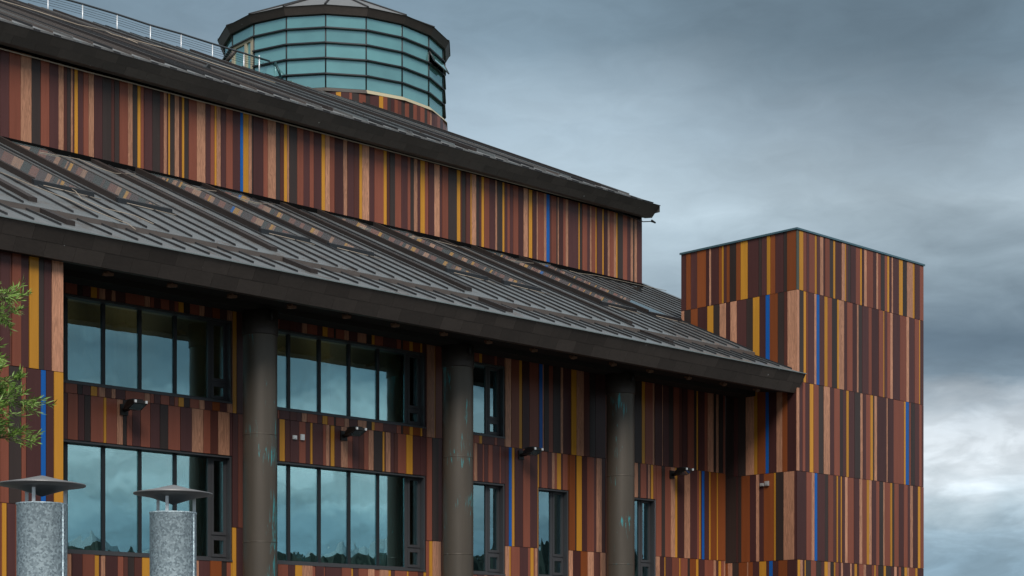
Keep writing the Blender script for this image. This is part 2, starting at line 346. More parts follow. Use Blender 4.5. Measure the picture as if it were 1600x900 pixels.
MTOP = "88| P102 R121 D129 P142 Y152 R155 S165 M174.5 S181 P196 R226 S235 R241 P251 R265 P272.5 R279 Y287.5 D297 R311.5 S320 P332 O344 P355 S364 Y370 P380 M395 R420 D434 R437 P453 M464 P472 S480 R496 P504 Y512 R522 D525 R538 S545.5 P559 S573 D581 Y585.5 R599 P620 R627 D630 O640 Y645.5 O657 Y660 P667 S679 Y680.5 R691 P715 D730 R741 R749 Y753.5 P773 R777 P788.5 S799 R811 Y816 P827 R841 P843 B848 S850 D857.5 R864 D876 S880 P892.5 Y900.5 S912 M921 D930 P946 R960 P980 D1003 Y1008 R1020 S1023 P1034.5 S1036 P1045 D1052 R1061 M1066 P1074 R1084 D1088.5 Y1091 P1101 R1106 S1115 D1119 S1123 D1130 R1133.4"
MMID = "88| P106 R122 P132 D142 R162 Y166.5 R183 S192.5 D198.5 R207 P220 R235 P250 D263 R282 P300 S318 R329 M341 S359 P372 R380 P410 D434 P437 Y445.5 M453.5 P467.5 R478 P485 Y488.5 P505 R509.5 S515 P517 Y523 P533 S543.5 R551 P561 M569 R576 S584 D598 Y601 P603 S610.5 P616 M622 R635 Y645 P657 P667 R675 D685 P691 M715 R741 S746 P754.5 R757 P763 R770 P781 R783 P795.5 B800 Y804 P817 R828 P840 Y842.5 P846.5 R856 P862.5 S867 R870.5 Y877 P879.5 R887 O898.5 D901 Y909 P917 R928 P932 S940 P946 R970 P991 S997 D1001 R1010 P1013 S1015.5 P1017 Y1021 R1033.5 D1039 R1048 S1055 Y1058.5 P1069 S1078 P1089 R1093 Y1095 P1097 B1101 P1108 Y1110.5 O1120 Y1122 O1133.4"
MLOW = "88| P102 S112 P128.5 R148 Y155 P158 S165 P184 R193 M200 D210 M222 Y235 R250 P265 D275 R290 Y297 P307 S311 P328 O346 D354.5 R361 Y369.5 P380 R410 P434 R450 P461 Y472 S488 R493 P506 R508 P534 R549 Y552 P560 R575 S585 R593 S607 Y611 P617 R636 Y638.5 R653 P662 Y666 R671 Y676 S689 P720 D735 R746 P757 S762 P772 R789 S796 Y798 R812 P825 R829 Y834 R836 S840 P850 D862 R875 Y888 S895 P907 O918 S928 M938 S946 P970 D990 R1010 P1024 S1031 P1038 Y1040 P1050 R1061.5 Y1063.5 R1074 D1078 O1087.5 Y1091.5 P1101 R1115 S1119 P1123 Y1127 R1131 S1133.4"
TL = ["1064| P1072 O1079 P1089 O1103 P1108 S1111 P1123 O1127.5 Y1130.5 P1135 O1140 D1150 O1157 Y1168 P1185 D1190 P1198 Y1203.5 O1211 P1224 D1229.5 O1245",
      "1064| S1069 D1079 O1090 P1105 Y1114.5 D1124 S1134 P1141 S1151 P1166 D1176 Y1186.5 P1196 B1202.5 O1215 D1225 M1230 S1245",
      "1064| P1080 O1095 D1110 P1122 O1133 D1146 P1153 D1165 S1178 Y1183 O1196 B1201 P1213 S1222 O1230 P1245",
      "1064| P1080 D1095 O1110 P1122 O1133 D1150 P1153 D1158 O1171.5 P1181 S1186 P1193 O1209 Y1212 D1224 S1241 P1245",
      "1064| P1080 D1095 O1110 P1122 O1137 S1144 D1154 O1167 S1169 O1176 P1186 Y1197 P1201.5 B1207 P1216 O1230 P1245"]
TR = ["1245| G1248.7 Y1255 R1260 P1264 R1273 Y1276 P1281 S1286 P1289 R1296 D1302 Y1305 P1315 S1320 Y1321.5 P1325 D1329 P1337 R1344 Y1346.5 P1350 S1354 R1364 P1369 S1371.5 R1376 D1382 R1386 Y1389 P1393 S1395 P1404.5 Y1410.5 D1417 S1426 Y1429 P1437 R1443.2",
      "1245| S1249 D1255.7 Y1259.5 R1262 P1272 S1275.5 B1280 P1288 Y1293 R1300 D1308 Y1310.5 S1319 P1323.5 R1332 P1339 S1341.5 D1347 P1357 R1362 P1373 R1380 Y1381.5 P1386 R1391 S1395 P1406 R1416 S1420 P1429 R1436 Y1437.5 P1443.2",
      "1245| S1249 P1254 R1258 P1265 Y1271 R1279 D1287 S1296.5 P1303 R1312 D1317 P1322.3 Y1326 P1335 D1344 S1348 P1353 R1360 Y1364 D1366 S1370 P1385 S1387 P1396 R1412.5 Y1415 B1420 R1423 D1429 P1436 R1440 P1443.2",
      "1245| P1260 R1268 S1272.7 B1277 P1289 D1294 R1302 P1307 Y1309 P1313.5 Y1315.5 P1320 S1324.5 R1334 P1342.5 S1347 R1354 Y1358 S1362 P1369 R1374 D1380 S1382 R1391 Y1394 D1397 R1404 P1412 R1418 P1422 S1426.5 P1434 Y1438 R1443.2",
      "1245| P1246 Y1250 S1254 P1257 Y1259 D1267 R1275 D1283 P1288 Y1293 S1297 D1303 Y1305 R1310 P1314 S1317 P1328 S1331 P1335 Y1339 P1342 R1349 S1353 P1362 R1366 Y1368 R1372 D1380.5 Y1384 D1392 P1397 S1401 P1404 R1408 D1413 Y1417 S1420 R1430 Y1433 P1443.2"]
GAP = .011
CANDS = []          # boards waiting to be built: (area in view, code, wall, corners..)
def put_board(parent, code, a, b, lo, hi, axis, name='cladding_board', tilt=0.0):
    """a board between local corners; axis 'T' faces -y (out of the facade), axis 's' faces -x"""
    d = random.uniform(0, .014)
    m_ = MB()
    if axis == 'T': m_.box((a+GAP/2, lo[1], lo[2]+GAP/2), (b-GAP/2, hi[1]-d, hi[2]-GAP/2))
    else: m_.box((lo[0], a+GAP/2, lo[2]+GAP/2), (hi[0]-d, b-GAP/2, hi[2]-GAP/2))
    xs = [v[0] for v in m_.v]; ys = [v[1] for v in m_.v]; zs = [v[2] for v in m_.v]
    c = ((min(xs)+max(xs))/2, (min(ys)+max(ys))/2, (min(zs)+max(zs))/2)
    o = m_.build(name, BM[code], parent, origin=c)
    if tilt: o.rotation_euler = (0, tilt, 0)
    return o
def rnd_row(T_a, T_b, rng):
    out = []; t = T_a
    while t < T_b-.02:
        w = rng.choice([.05, .12, .2, .25, .3, .35, .16]); e = min(T_b, t+w)
        out.append((rng.choice('PPPPDDDRRRRMMSSY'), t, e)); t = e
    return out
theatre = thing('theatre', 'theatre building clad in upright brown, salmon and yellow boards under two dark metal roofs', 'theatre', ORIGIN, ANG)
Z_R = (2.40, 5.33, 8.25, 10.98)
WINS = []
dTp = (tpx(272, -.22)-tpx(160, -.22))/2
casW = tpx(354, -.22)-tpx(326, -.22)
def add_win(right_px, panes, z0, z1):
    Tr = tpx(right_px, 0.0); Tm = Tr-casW
    WINS.append(dict(T0=Tm-panes*dTp-.03, T1=Tr, Tm=Tm, n=panes, z0=z0, z1=z1))
ZL = (4.50, 7.15); ZU = (8.53, 10.60)
for rp, n_ in ((362, 5), (664.5, 5), (788.5, 1)):
    add_win(rp, n_, *ZU); add_win(rp, n_, *ZL)
add_win(888, 1, *ZL); add_win(1024, 1, *ZL)
# one-pane windows are as wide as the one seen whole
wB = tpx(888, 0)-tpx(840, 0)
for w in WINS:
    if w['n'] == 1: w['T0'] = w['T1']-wB
def clip(T_a, T_b, z0, z1):
    segs = [(T_a, T_b)]
    cuts = sorted({c for w in WINS if w['z0'] < z1 and w['z1'] > z0 for c in (w['T0'], w['T1']) if T_a+.01 < c < T_b-.01})
    pts = [T_a]+cuts+[T_b]; out = []
    for a, b in zip(pts, pts[1:]):
        m_ = (a+b)/2; zs = [(z0, z1)]
        for w in WINS:
            if w['T0'] < m_ < w['T1']:
                nz_ = []
                for (p, q) in zs:
                    if w['z1'] <= p or w['z0'] >= q: nz_.append((p, q)); continue
                    if w['z0'] > p+.02: nz_.append((p, w['z0']))
                    if w['z1'] < q-.02: nz_.append((w['z1'], q))
                zs = nz_
        for (p, q) in zs: out.append((a, b, p, q))
    return out
specs = []                                          # theatre boards: (size, parent key, code, T a, T b, s back, s front, z0, z1, tilt)
def spec(key, code, T_a, T_b, s0, s1, z0, z1, tilt=0.0): specs.append(((T_b-T_a)*(z1-z0), key, code, T_a, T_b, s0, s1, z0, z1, tilt))
SU = -8.1                                           # upper wall plane
UB0, UB1 = 16.62, 19.12
T_UEND = tpx(1003.2, SU)
for code, a, b in parse(UPPER):
    tl = 0.0
    if 522 < a < 523: tl = math.radians(-.5)
    if 536 < a < 537: tl = math.radians(-.35)
    spec('upper_wall', code, tpx(a, SU+.03), tpx(b, SU+.03), SU+.003, SU+.03, UB0, UB1, tl)
for code, a, b in rnd_row(tpx(0, SU)-9, tpx(0, SU+.03), random.Random(3)): spec('upper_wall', code, a, b, SU+.003, SU+.03, UB0, UB1)
for row, (z0, z1) in ((MLOW, Z_R[0:2]), (MMID, Z_R[1:3]), (MTOP, Z_R[2:4])):
    for code, a, b in parse(row):
        for (p, q, za, zb) in clip(tpx(a, .03), tpx(b, .03), z0, z1): spec('main_wall', code, p, q, .003, .03, za, zb)
SB = 2.6
T_LB = tpx(98.8, SB)
for row, (z0, z1) in ((LB3, (2.40, 5.27)), (LB2, (5.27, 8.23)), (LB1, (8.23, 10.66))):
    for code, a, b in parse(row): spec('side_block_wall', code, tpx(a, SB), min(tpx(b, SB), T_LB), SB-.027, SB, z0, z1)
    for code, a, b in rnd_row(tpx(0, SB)-8, tpx(0, SB), random.Random(int(z0*10))): spec('side_block_wall', code, a, b, SB-.027, SB, z0, z1)
# backing walls (with window openings in the main one)
b = MB()
cutsT = sorted({6.0, 46.22} | {c for w in WINS for c in (w['T0'], w['T1'])}); cutsZ = sorted({0.12, 2.4, 10.97} | {c for w in WINS for c in (w['z0'], w['z1'])})
for a, c in zip(cutsT, cutsT[1:]):
    for p, q in zip(cutsZ, cutsZ[1:]):
        if any(w['T0'] < (a+c)/2 < w['T1'] and w['z0'] < (p+q)/2 < w['z1'] for w in WINS): continue
        b.quad(Lc(a, 0, p), Lc(c, 0, p), Lc(c, 0, q), Lc(a, 0, q))
main_wall = b.build('main_wall', 'backing', theatre)
b = MB(); b.sbox(4.0, T_UEND-.01, SU-.3, SU, 15.9, 19.3); b.sbox(T_UEND-.3, T_UEND-.012, SU-17, SU-.31, 15.0, 19.3); b.sbox(T_UEND-.3, T_UEND-.012, SU-17, SU-.31, 0.12, 14.99)
upper_wall = b.build('upper_wall', 'backing', theatre)
b = MB(); b.sbox(tpx(0, SB)-8, T_LB-.01, .05, SB-.028, .13, 10.62)
side_wall = b.build('side_block_wall', 'backing', theatre)
b = MB(); b.sbox(T_LB, 46.2, .004, .05, .13, 2.39); b.sbox(tpx(0, SB)-8, T_LB, SB-.02, SB+.02, .13, 2.39)
b.build('plinth', 'plinth', theatre)
WALLS = dict(main_wall=main_wall, upper_wall=upper_wall, side_block_wall=side_wall)
specs.sort(key=lambda q: -q[0])
rest = {}
for i, (ar, key, code, a, c, s0, s1, z0, z1, tl) in enumerate(specs):
    if i < 290: put_board(WALLS[key], code, a-T0, c-T0, (0, -s0, z0), (0, -s1, z1), 'T', tilt=tl)
    else:
        r_ = rest.setdefault((key, code), MB()); d = random.uniform(0, .009)
        r_.box((a-T0+GAP/2, -s0, z0+GAP/2), (c-T0-GAP/2, -s1+d, z1-GAP/2))
for (key, code), r_ in rest.items(): r_.build('narrow_boards', BM[code], WALLS[key], kind='stuff')
# ------------------------------------------------------------------ windows
SE, ZE, MR = 3.2, 11.23, .465
TE = 46.38; TL0 = 6.0
def zu(s): return ZE+MR*(SE-s)+.02
SG = -.22
def make_window(w):
    T_a, T_b, z0, z1, Tm = w['T0'], w['T1'], w['z0'], w['z1'], w['Tm']
    if w['n'] == 1: Tm = T_b-casW
    b = MB(); g = .003
    b.sbox(T_a+g, T_b-g, SG-.03, .045, z0-.05, z0-g)                                   # sill
    b.sbox(T_a+g, T_a+.055, SG-.03, .0, z0, z1); b.sbox(T_b-.055, T_b-g, SG-.03, .0, z0, z1)     # jambs
    b.sbox(T_a+.055, T_b-.055, SG-.03, .0, z1-.055, z1-g)                              # head
    b.sbox(T_a+.055, T_b-.055, SG-.02, SG+.03, z0, z0+.07)                              # bottom rail
    fr = b.build('window', M['frame'], theatre)
    xs = [Tm-i*dTp for i in range(0, w['n'])] if w['n'] > 1 else [Tm]
    for x in xs:
        b = MB(); b.sbox(x-.045, x+.045, SG-.05, SG+.035, z0+.07, z1-.055); b.build('mullion', M['frame'] if x == xs[0] else M['darkframe'], fr)
    ed = sorted(xs+[T_a+.01]); 
    for a, c in zip(ed, ed[1:]):
        b = MB(); b.sbox(a+.045, c-.045, SG-.012, SG, z0+.07, z1-.055); b.build('pane', 'glass', fr)
    ca, cb = Tm+.045, T_b-.055                                                        # casement beside the jamb
    zt = z0+.07+(z1-z0)*.20
    for (p, q) in ((z0+.07, zt-.03), (zt+.03, z1-.055)):
        b = MB(); fw = .075
        b.sbox(ca, ca+fw, SG-.02, SG+.05, p, q); b.sbox(cb-fw, cb, SG-.02, SG+.05, p, q)
        b.sbox(ca+fw, cb-fw, SG-.02, SG+.05, p, p+fw); b.sbox(ca+fw, cb-fw, SG-.02, SG+.05, q-fw, q)
        cs = b.build('casement', 'frame', fr)
        b = MB(); b.sbox(ca+fw, cb-fw, SG-.012, SG, p+fw, q-fw); b.build('casement_pane', 'glass', fr)
    b = MB(); b.sbox(ca, cb, SG-.03, SG+.03, zt-.029, zt+.029); b.build('transom', 'frame', fr)
    up = z0 > 8                                                                        # the room behind
    b = MB(); dp = 4.4 if up else 3.0; s1 = SG-.06
    A = [Lc(T_a-.3, s1, z0-.3), Lc(T_b+.3, s1, z0-.3), Lc(T_b+.3, s1-dp, z0-.3), Lc(T_a-.3, s1-dp, z0-.3)]
    zt2 = z1+.25
    Bq = [Vector((q.x, q.y, zu(-q.y)-.14 if up else zt2)) for q in A]      # the upper rooms are open to the skylit roof
    b.quad(A[0], A[1], A[2], A[3])
    if not up: b.quad(Bq[0], Bq[1], Bq[2], Bq[3])
    else: b.quad(Lc(T_a-.3, SG-.04, z1), Lc(T_b+.3, SG-.04, z1), Lc(T_b+.3, SG-.04, zu(0)-.14), Lc(T_a-.3, SG-.04, zu(0)-.14))
    b.quad(A[1], A[2], Bq[2], Bq[1]); b.quad(A[3], A[0], Bq[0], Bq[3])
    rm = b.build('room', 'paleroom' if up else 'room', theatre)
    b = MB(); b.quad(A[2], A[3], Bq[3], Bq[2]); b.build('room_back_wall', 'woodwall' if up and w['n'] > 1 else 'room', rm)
    if not up:
        b = MB(); x0 = Tm-.75 if w['n'] > 1 else T_b-casW; x1 = T_b-.06; nn = 40; pr = []
        for i in range(nn+1):
            x = x0+(x1-x0)*i/nn; pr.append((x, SG-.25-.05*math.sin(i*1.25)-.02*math.sin(i*.4)))
        for (xa, sa), (xb, sb) in zip(pr, pr[1:]): b.quad(Lc(xa+.12, sa, z0), Lc(xb+.1*(1-(xb-x0)/(x1-x0)), sb, z0), Lc(xb, sb, z1), Lc(xa, sa, z1))
        b.build('curtain', 'curtain', rm)
for w in WINS: make_window(w)
# ------------------------------------------------------------------ lower roof
S_ST = 1.25
def zl(s): return ZE+(SE-s)*(MR-.055)
b = MB()
def slab(bb, T_a, T_b, s0, s1, zf, th=.12):
    bb.hexa([Lc(T_a, s1, zf(s1)-th), Lc(T_b, s1, zf(s1)-th), Lc(T_b, s0, zf(s0)-th), Lc(T_a, s0, zf(s0)-th),
             Lc(T_a, s1, zf(s1)), Lc(T_b, s1, zf(s1)), Lc(T_b, s0, zf(s0)), Lc(T_a, s0, zf(s0))])
RIBS = [13.45+6.8*i for i in range(5)]
SKY = [(r_+o_[0], r_+o_[1]) for r_ in RIBS for o_ in ((1.5, 2.85), (3.85, 5.15))]
_t = TL0
for a_, c_ in SKY:
    slab(b, _t, a_, SU+.02, S_ST, zu); slab(b, a_, c_, -1.80, S_ST, zu); _t = c_
slab(b, _t, 46.4, SU+.02, S_ST, zu); slab(b, 46.4, 52.8, SU+.02, -1.95, zu); slab(b, T_UEND+.02, 52.8, SU-3, SU+.02, zu)
slab(b, TL0, TE, S_ST-.05, SE, zl, .012)
roof = b.build('lower_roof', 'roof', theatre)
b = MB(); b.quad(Lc(TL0, S_ST+.004, zl(S_ST)), Lc(TE, S_ST+.004, zl(S_ST)), Lc(TE, S_ST+.004, zu(S_ST)-.012), Lc(TL0, S_ST+.004, zu(S_ST)-.012))
b.build('eave_riser', 'riser', roof)
def strip(bb, T_, w_, h_, s0, s1, zf, cap=0.0):
    bb.hexa([Lc(T_-w_/2, s1, zf(s1)-.01), Lc(T_+w_/2, s1, zf(s1)-.01), Lc(T_+w_/2, s0, zf(s0)-.01), Lc(T_-w_/2, s0, zf(s0)-.01),
             Lc(T_-w_/2, s1, zf(s1)+h_), Lc(T_+w_/2, s1, zf(s1)+h_), Lc(T_+w_/2, s0, zf(s0)+h_), Lc(T_-w_/2, s0, zf(s0)+h_)])
T_ = 19.14-.645*20
bat = []
while T_ < 52.6: bat.append(T_); T_ += .645
for t in bat:
    if any(abs(t-r_) < .2 for r_ in RIBS): continue
    s0 = SU+.15; s1 = 1.12+random.uniform(-.02, .04)
    if t > 46.3: s1 = -2.0
    sk = [q for q in SKY if q[0]-.12 < t < q[1]+.12]
    if t > T_UEND: s0 = SU-2.8
    if sk: s0 = -1.62
    b = MB(); strip(b, t, .036, .052, s0, s1, zu); b.build('roof_batten', 'batten', roof)
    if TL0 < t < TE-.1:
        b = MB(); strip(b, t+.02, .036, .05, S_ST+.01, 2.75+random.uniform(-.03, .03), zl); b.build('roof_batten', 'batten', roof)
for r_ in RIBS:
    b = MB(); strip(b, r_, .22, .11, SU+.15, .75, zu); b.build('roof_rib', 'rib', roof)
    b = MB(); strip(b, r_, .22, .11, S_ST+.01, 2.42, zl); b.build('roof_rib', 'rib', roof)
for (a, c) in SKY:
    def zs(s): return zu(s)+.06
    b = MB(); strip(b, a-.06, .12, .16, SU+.15, -1.85, zu); strip(b, c+.03, .06, .10, SU+.15, -1.85, zu)
    fr = b.build('skylight', 'rib', roof)
    b = MB(); slab(b, a+.002, c-.002, SU+.16, -1.80, lambda s: zu(s)+.085, .05); b.build('skylight_pane', 'skylight', fr)
    b = MB(); slab(b, a-.12, c+.2, -1.80, -1.68, lambda s: zu(s)+.13, .13); b.build('skylight_bar', 'darkframe', fr)
    b = MB(); b.tube([Lc(a+.1, -1.62, zu(-1.62)+.05), Lc(c+.25, -1.45, zu(-1.45)+.03)], .012, 5); b.build('skylight_stay', 'cable', fr)
b = MB(); b.extrude([(S, z) for S, z in ((SU+.002, zu(SU)-.1), (SU+.045, zu(SU)-.1), (SU+.045, zu(SU)+.13), (SU+.002, zu(SU)+.13))], TL0, T_UEND, Lc); b.build('wall_flashing', 'backing', roof)
# small vent flap on each roof
def roof_vent(par, T_, s, zf):
    b = MB(); p = [Lc(T_-.14, s, zf(s)), Lc(T_+.14, s, zf(s)), Lc(T_, s-.45, zf(s-.45)+.01), Lc(T_, s+.02, zf(s)+.2)]
    b.quad(p[0], p[3], p[2]); b.quad(p[3], p[1], p[2]); b.quad(p[0], p[1], p[3]); b.build('roof_vent', 'black', par)
# fascia: two courses of bronze sheets on a sloped board
def fascia(name, T_a, T_b, s_top, z_top, s_bot, z_bot, pitch, rows=2):
    b = MB(); b.extrude([(s_top-.004, z_top-.008), (s_bot-.004, z_bot+.004), (s_bot-.35, z_bot+.05), (s_top-.45, z_top-.02)], T_a, T_b-.01, Lc)
    f_ = b.build(name, 'fascia', theatre)
    g = .005
    for r in range(rows):
        u0 = r/rows; u1 = (r+1)/rows; t = T_a-(pitch/2 if r % 2 else 0)
        while t < T_b-.02:
            a, c = max(t, T_a), min(t+pitch, T_b)
            if c-a > .05:
                d = random.uniform(0, .004)+.003*(rows-r-1)
                def pt(T_, u, o): return Lc(T_, s_top+(s_bot-s_top)*u+o, z_top+(z_bot-z_top)*u)
                b = MB()
                b.hexa([pt(a+g/2, u1-.004, d), pt(c-g/2, u1-.004, d), pt(c-g/2, u1-.004, -.028), pt(a+g/2, u1-.004, -.028),
                        pt(a+g/2, u0+.004, d), pt(c-g/2, u0+.004, d), pt(c-g/2, u0+.004, -.028), pt(a+g/2, u0+.004, -.028)])
                b.build('fascia_panel', 'fascia', f_, origin=pt((a+c)/2, (u0+u1)/2, 0))
            t += pitch
    return f_
f1 = fascia('lower_fascia', TL0, TE, SE, ZE-.012, 2.85, 10.63, .72)
b = MB(); b.sbox(TL0, TE+.01, SE-.06, SE+.035, ZE-.012, ZE+.012); b.build('eave_edge', 'trim', roof)
# soffit, beam and brackets
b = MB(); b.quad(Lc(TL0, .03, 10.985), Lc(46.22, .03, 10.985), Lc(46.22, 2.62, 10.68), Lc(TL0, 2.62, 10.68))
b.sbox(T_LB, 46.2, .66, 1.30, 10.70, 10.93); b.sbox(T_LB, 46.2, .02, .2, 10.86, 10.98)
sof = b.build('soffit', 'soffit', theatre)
for px, py in ((168, 427), (268, 442), (362, 460), (455, 476), (541, 491), (617, 506), (693, 520), (763, 533), (834, 546), (896, 557), (958, 569), (1016, 580), (1076, 593), (1131, 604), (1183, 613)):
    t = tpx(px, 2.25); z_ = 10.70
    b = MB(); b.sbox(t-.17, t-.05, 2.30, 2.36, z_-.11, z_-.05); b.sbox(t-.07, t+.05, 2.24, 2.30, z_-.08, z_-.02); b.sbox(t+.03, t+.17, 2.16, 2.24, z_-.05, z_+.01); b.sbox(t-.02, t+.03, 2.1, 2.28, z_-.02, z_+.06)
    b.build('eave_bracket', 'bracket', sof)
# columns
SCOL = .97
for t in (tpx(406.5, SCOL), tpx(715.5, SCOL), tpx(969.5, SCOL)):
    c = Lc(t, SCOL, 0)
    b = MB(); b.lathe([(.43, .13), (.43, 10.12)], 48, c); b.v = b.v
    o = b.build('column', 'column', theatre, origin=(c.x, c.y, .13))
    b = MB(); b.lathe([(.455, 10.115), (.457, 10.13), (.457, 10.705), (.3, 10.706)], 48, c); b.lathe([(.43, 10.10), (.457, 10.115)], 48, c); b.build('column_collar', 'capital', o, ).location = (-c.x, -c.y, -.13)
    for z_ in (4.9, 7.6):
        b = MB(); b.lathe([(.43, z_-.012), (.436, z_-.008), (.436, z_+.008), (.43, z_+.012)], 48, c); q = b.build('seam_band', 'column', o); q.location = (-c.x, -c.y, -.13)
    b = MB(); b.tube([Lc(t-.05, SCOL+.55, 10.70), Lc(t-.05, SCOL+.55, 10.45)], .03, 8); b.build('drain_stub', 'black', theatre)
# ------------------------------------------------------------------ upper roof
SEU, ZEU, MU = SU+.9, 19.50, .45
BND = [roofpx(px, py, SEU, ZEU+.17, MU) for px, py in ((35, 0), (200, 47), (350, 92), (470, 130), (590, 166), (700, 203), (850, 254), (1008, 311))]
print('upper boundary', [(round(a, 2), round(c, 2)) for a, c in BND])
BND = [(8.0, BND[0][1]-.2)] + BND + [(52.0, SEU)]
TUE = tpx(1031, SEU)
def zr(s): return ZEU+MU*(SEU-s)
def sb_at(T_):
    if T_ <= BND[0][0]: return BND[0][1]
    for (a, s0), (c, s1) in zip(BND, BND[1:]):
        if a <= T_ <= c: return s0+(s1-s0)*(T_-a)/(c-a) if c > a else s0
    return SEU-.6
b = MB(); step = .325; xs = []
T_ = 8.0
while T_ < TUE: xs.append(T_); T_ += step
xs.append(TUE)
SS = SEU-.52
def zr2(s): return zr(s)+.05
for a, c in zip(xs, xs[1:]):
    sa, sc_ = min(sb_at(a), SEU-.3), min(sb_at(c), SEU-.3)
    st_a, st_c = SS, SS
    # eave tier
    b.quad(Lc(a, SEU, zr(SEU)), Lc(c, SEU, zr(SEU)), Lc(c, max(SS, sc_), zr(max(SS, sc_))), Lc(a, max(SS, sa), zr(max(SS, sa))))
    if sa < SS and sc_ < SS:
        b.quad(Lc(a, SS, zr(SS)), Lc(c, SS, zr(SS)), Lc(c, SS, zr2(SS)), Lc(a, SS, zr2(SS)))
        b.quad(Lc(a, SS, zr2(SS)), Lc(c, SS, zr2(SS)), Lc(c, sc_, zr2(sc_)), Lc(a, sa, zr2(sa)))
    # back fall behind the skyline
    b.quad(Lc(a, sa, zr2(sa)), Lc(c, sc_, zr2(sc_)), Lc(c, sc_-7, zr2(sc_)-4.2), Lc(a, sa-7, zr2(sa)-4.2))
b.quad(Lc(TUE, SEU, zr(SEU)-.25), Lc(TUE, SEU-2.2, zr(SEU)-.25), Lc(TUE, SEU-2.2, zr(SEU-2.2)), Lc(TUE, SEU, zr(SEU)))
uroof = b.build('upper_roof', 'uroof', theatre)
T_ = 8.2; i = 0
while T_ < TUE-.1:
    sa = sb_at(T_)
    big = i % 10 == 3
    if sa < SS-.3:
        b = MB(); strip(b, T_, .2 if big else .045, .12 if big else .07, sa+.02, SS-.08 + (0 if not big else -.35), zr2); b.build('roof_rib' if big else 'roof_batten', 'rib' if big else random.choice(('batten', 'batten', 'rib', 'riser', 'uroof', 'roof')), uroof)
    if max(SS+.01, sa) < SEU-.35:
        b = MB(); strip(b, T_+.02, .045, .05, max(SS+.01, sa), SEU-.20, zr); b.build('roof_batten', 'roof' if i % 3 == 1 else 'batten', uroof)
    T_ += .645; i += 1
# ridge capping
b = MB(); b.tube([Lc(a, s, zr2(s)) for a, s in BND[:5]], .04, 6); b.build('ridge_cap', 'rib', uroof)
f2 = fascia('upper_fascia', 8.0, TUE, SEU, ZEU-.012, SU+.5, 19.10, .72)
b = MB(); b.sbox(8.0, TUE+.01, SEU-.05, SEU+.03, ZEU-.012, ZEU+.01); b.build('eave_edge', 'batten', uroof)
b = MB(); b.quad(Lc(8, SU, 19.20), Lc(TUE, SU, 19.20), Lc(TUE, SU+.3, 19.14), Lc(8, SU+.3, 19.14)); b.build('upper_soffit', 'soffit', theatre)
roof_vent(uroof, *[q for q in roofpx(326, 111, SEU, ZEU, MU)], zr2); roof_vent(roof, *roofpx(1000, 457, SE, ZE, MR), zu)
# ------------------------------------------------------------------ cables on the theatre
def cable(name, pts, label, r=.014, m='cable'):
    b = MB(); b.tube(pts, r, 5); c_ = sum((Vector(p) for p in pts), Vector())/len(pts)
    o = b.build(name, m, theatre); return o
b = MB()
pts = [Lc(tpx(px, SU+.14), SU+.14, zpx(px, py, SU+.14)+random.uniform(-.008, .008)) for px, py in [(x, 76+(339-76)*x/1003) for x in range(-40, 1004, 58)]]
b.tube(pts, .021, 5); b.build('eave_cable', 'cable', theatre)
e = Lc(T_UEND+.05, SU+.2, 19.0)
b = MB(); b.tube([pts[-1], Lc(T_UEND-.1, SU+.15, 19.0), Lc(T_UEND+.15, SU+.3, 19.03), Lc(T_UEND+.35, SU+.35, 19.0)], .02, 5); b.tube([Lc(T_UEND+.1, SU+.4, 19.05), Lc(T_UEND+.3, SU+.42, 18.98)], .035, 6); b.build('cable_clamp', 'black', theatre)
for chain in ([(62, 239), (90, 244), (124, 250), (150, 262), (180, 272), (212, 273)], [(0, 270), (50, 291), (100, 310), (150, 332), (200, 351), (212, 360)], [(100, 289), (118, 300), (128, 312), (160, 326), (210, 338), (240, 351)],
              [(285, 288), (312, 297), (340, 300), (400, 318), (430, 320)], [(560, 354), (580, 360)], [(640, 370), (668, 374), (700, 382), (735, 392)], [(770, 400), (800, 408), (830, 412), (860, 414)], [(890, 424), (905, 428), (930, 431), (980, 430)]):
    q = []
    for px, py in chain:
        t, s = roofpx(px, py, SE, ZE+.1, MR); q.append(Lc(t, max(s, SU+.1), zu(max(s, SU+.1))+.10))
    b = MB(); b.tube(q, .010, 5); b.build('roof_cable', 'cable', roof)
for chain in ([(0, 3), (60, 21), (120, 41), (165, 51)], [(165, 51), (175, 56), (195, 62), (215, 70)], [(200, 63), (280, 84), (350, 107), (430, 132)]):
    q = [(lambda ts: Lc(ts[0], ts[1], zr2(ts[1])+.11))(roofpx(px, py, SEU, ZEU+.1, MU)) for px, py in chain]
    b = MB(); b.tube(q, .018, 5); b.build('roof_cable', 'cable', uroof)
# ------------------------------------------------------------------ roof railing on the skyline
rail_thing = thing('roof_railing', 'thin steel railing with pale posts and wires along the skyline of the upper roof', 'railing', world(BND[1][0], BND[1][1]-.3, zr2(BND[1][1])-.3), ANG)
def RL(T_, s, z): return Vector((T_-BND[1][0], -(s-(BND[1][1]-.3)), z-(zr2(BND[1][1])-.3)))
SR = BND[3][1]-.4
posts = []
for px, py in ((-40, -40), (20, -22), (75, -8), (129, 7), (183, 23), (235, 40), (283, 53.5), (332, 69), (381, 84)):
    t = tpx(px, SR); zt = zpx(px, py, SR); posts.append((t, zt))
for t, zt in posts:
    b = MB(); b.tube([RL(t, SR, zt-1.05), RL(t, SR, zt)], .026, 8); b.build('post', 'steel', rail_thing)
tx = tpx(420, SR+.3); end = RL(tpx(421, SR), SR, zpx(421, 95.5, SR))
b = MB(); b.tube([RL(t, SR, zt+.02) for t, zt in posts]+[end], .045, 8); b.build('handrail', 'rail', rail_thing)
for k in range(1, 5):
    b = MB(); b.tube([RL(t, SR, zt-.095*k-.02) for t, zt in posts]+[end+Vector((-.3, 0, -.095*k+.06))], .009, 5); b.build('wire', 'rail', rail_thing)
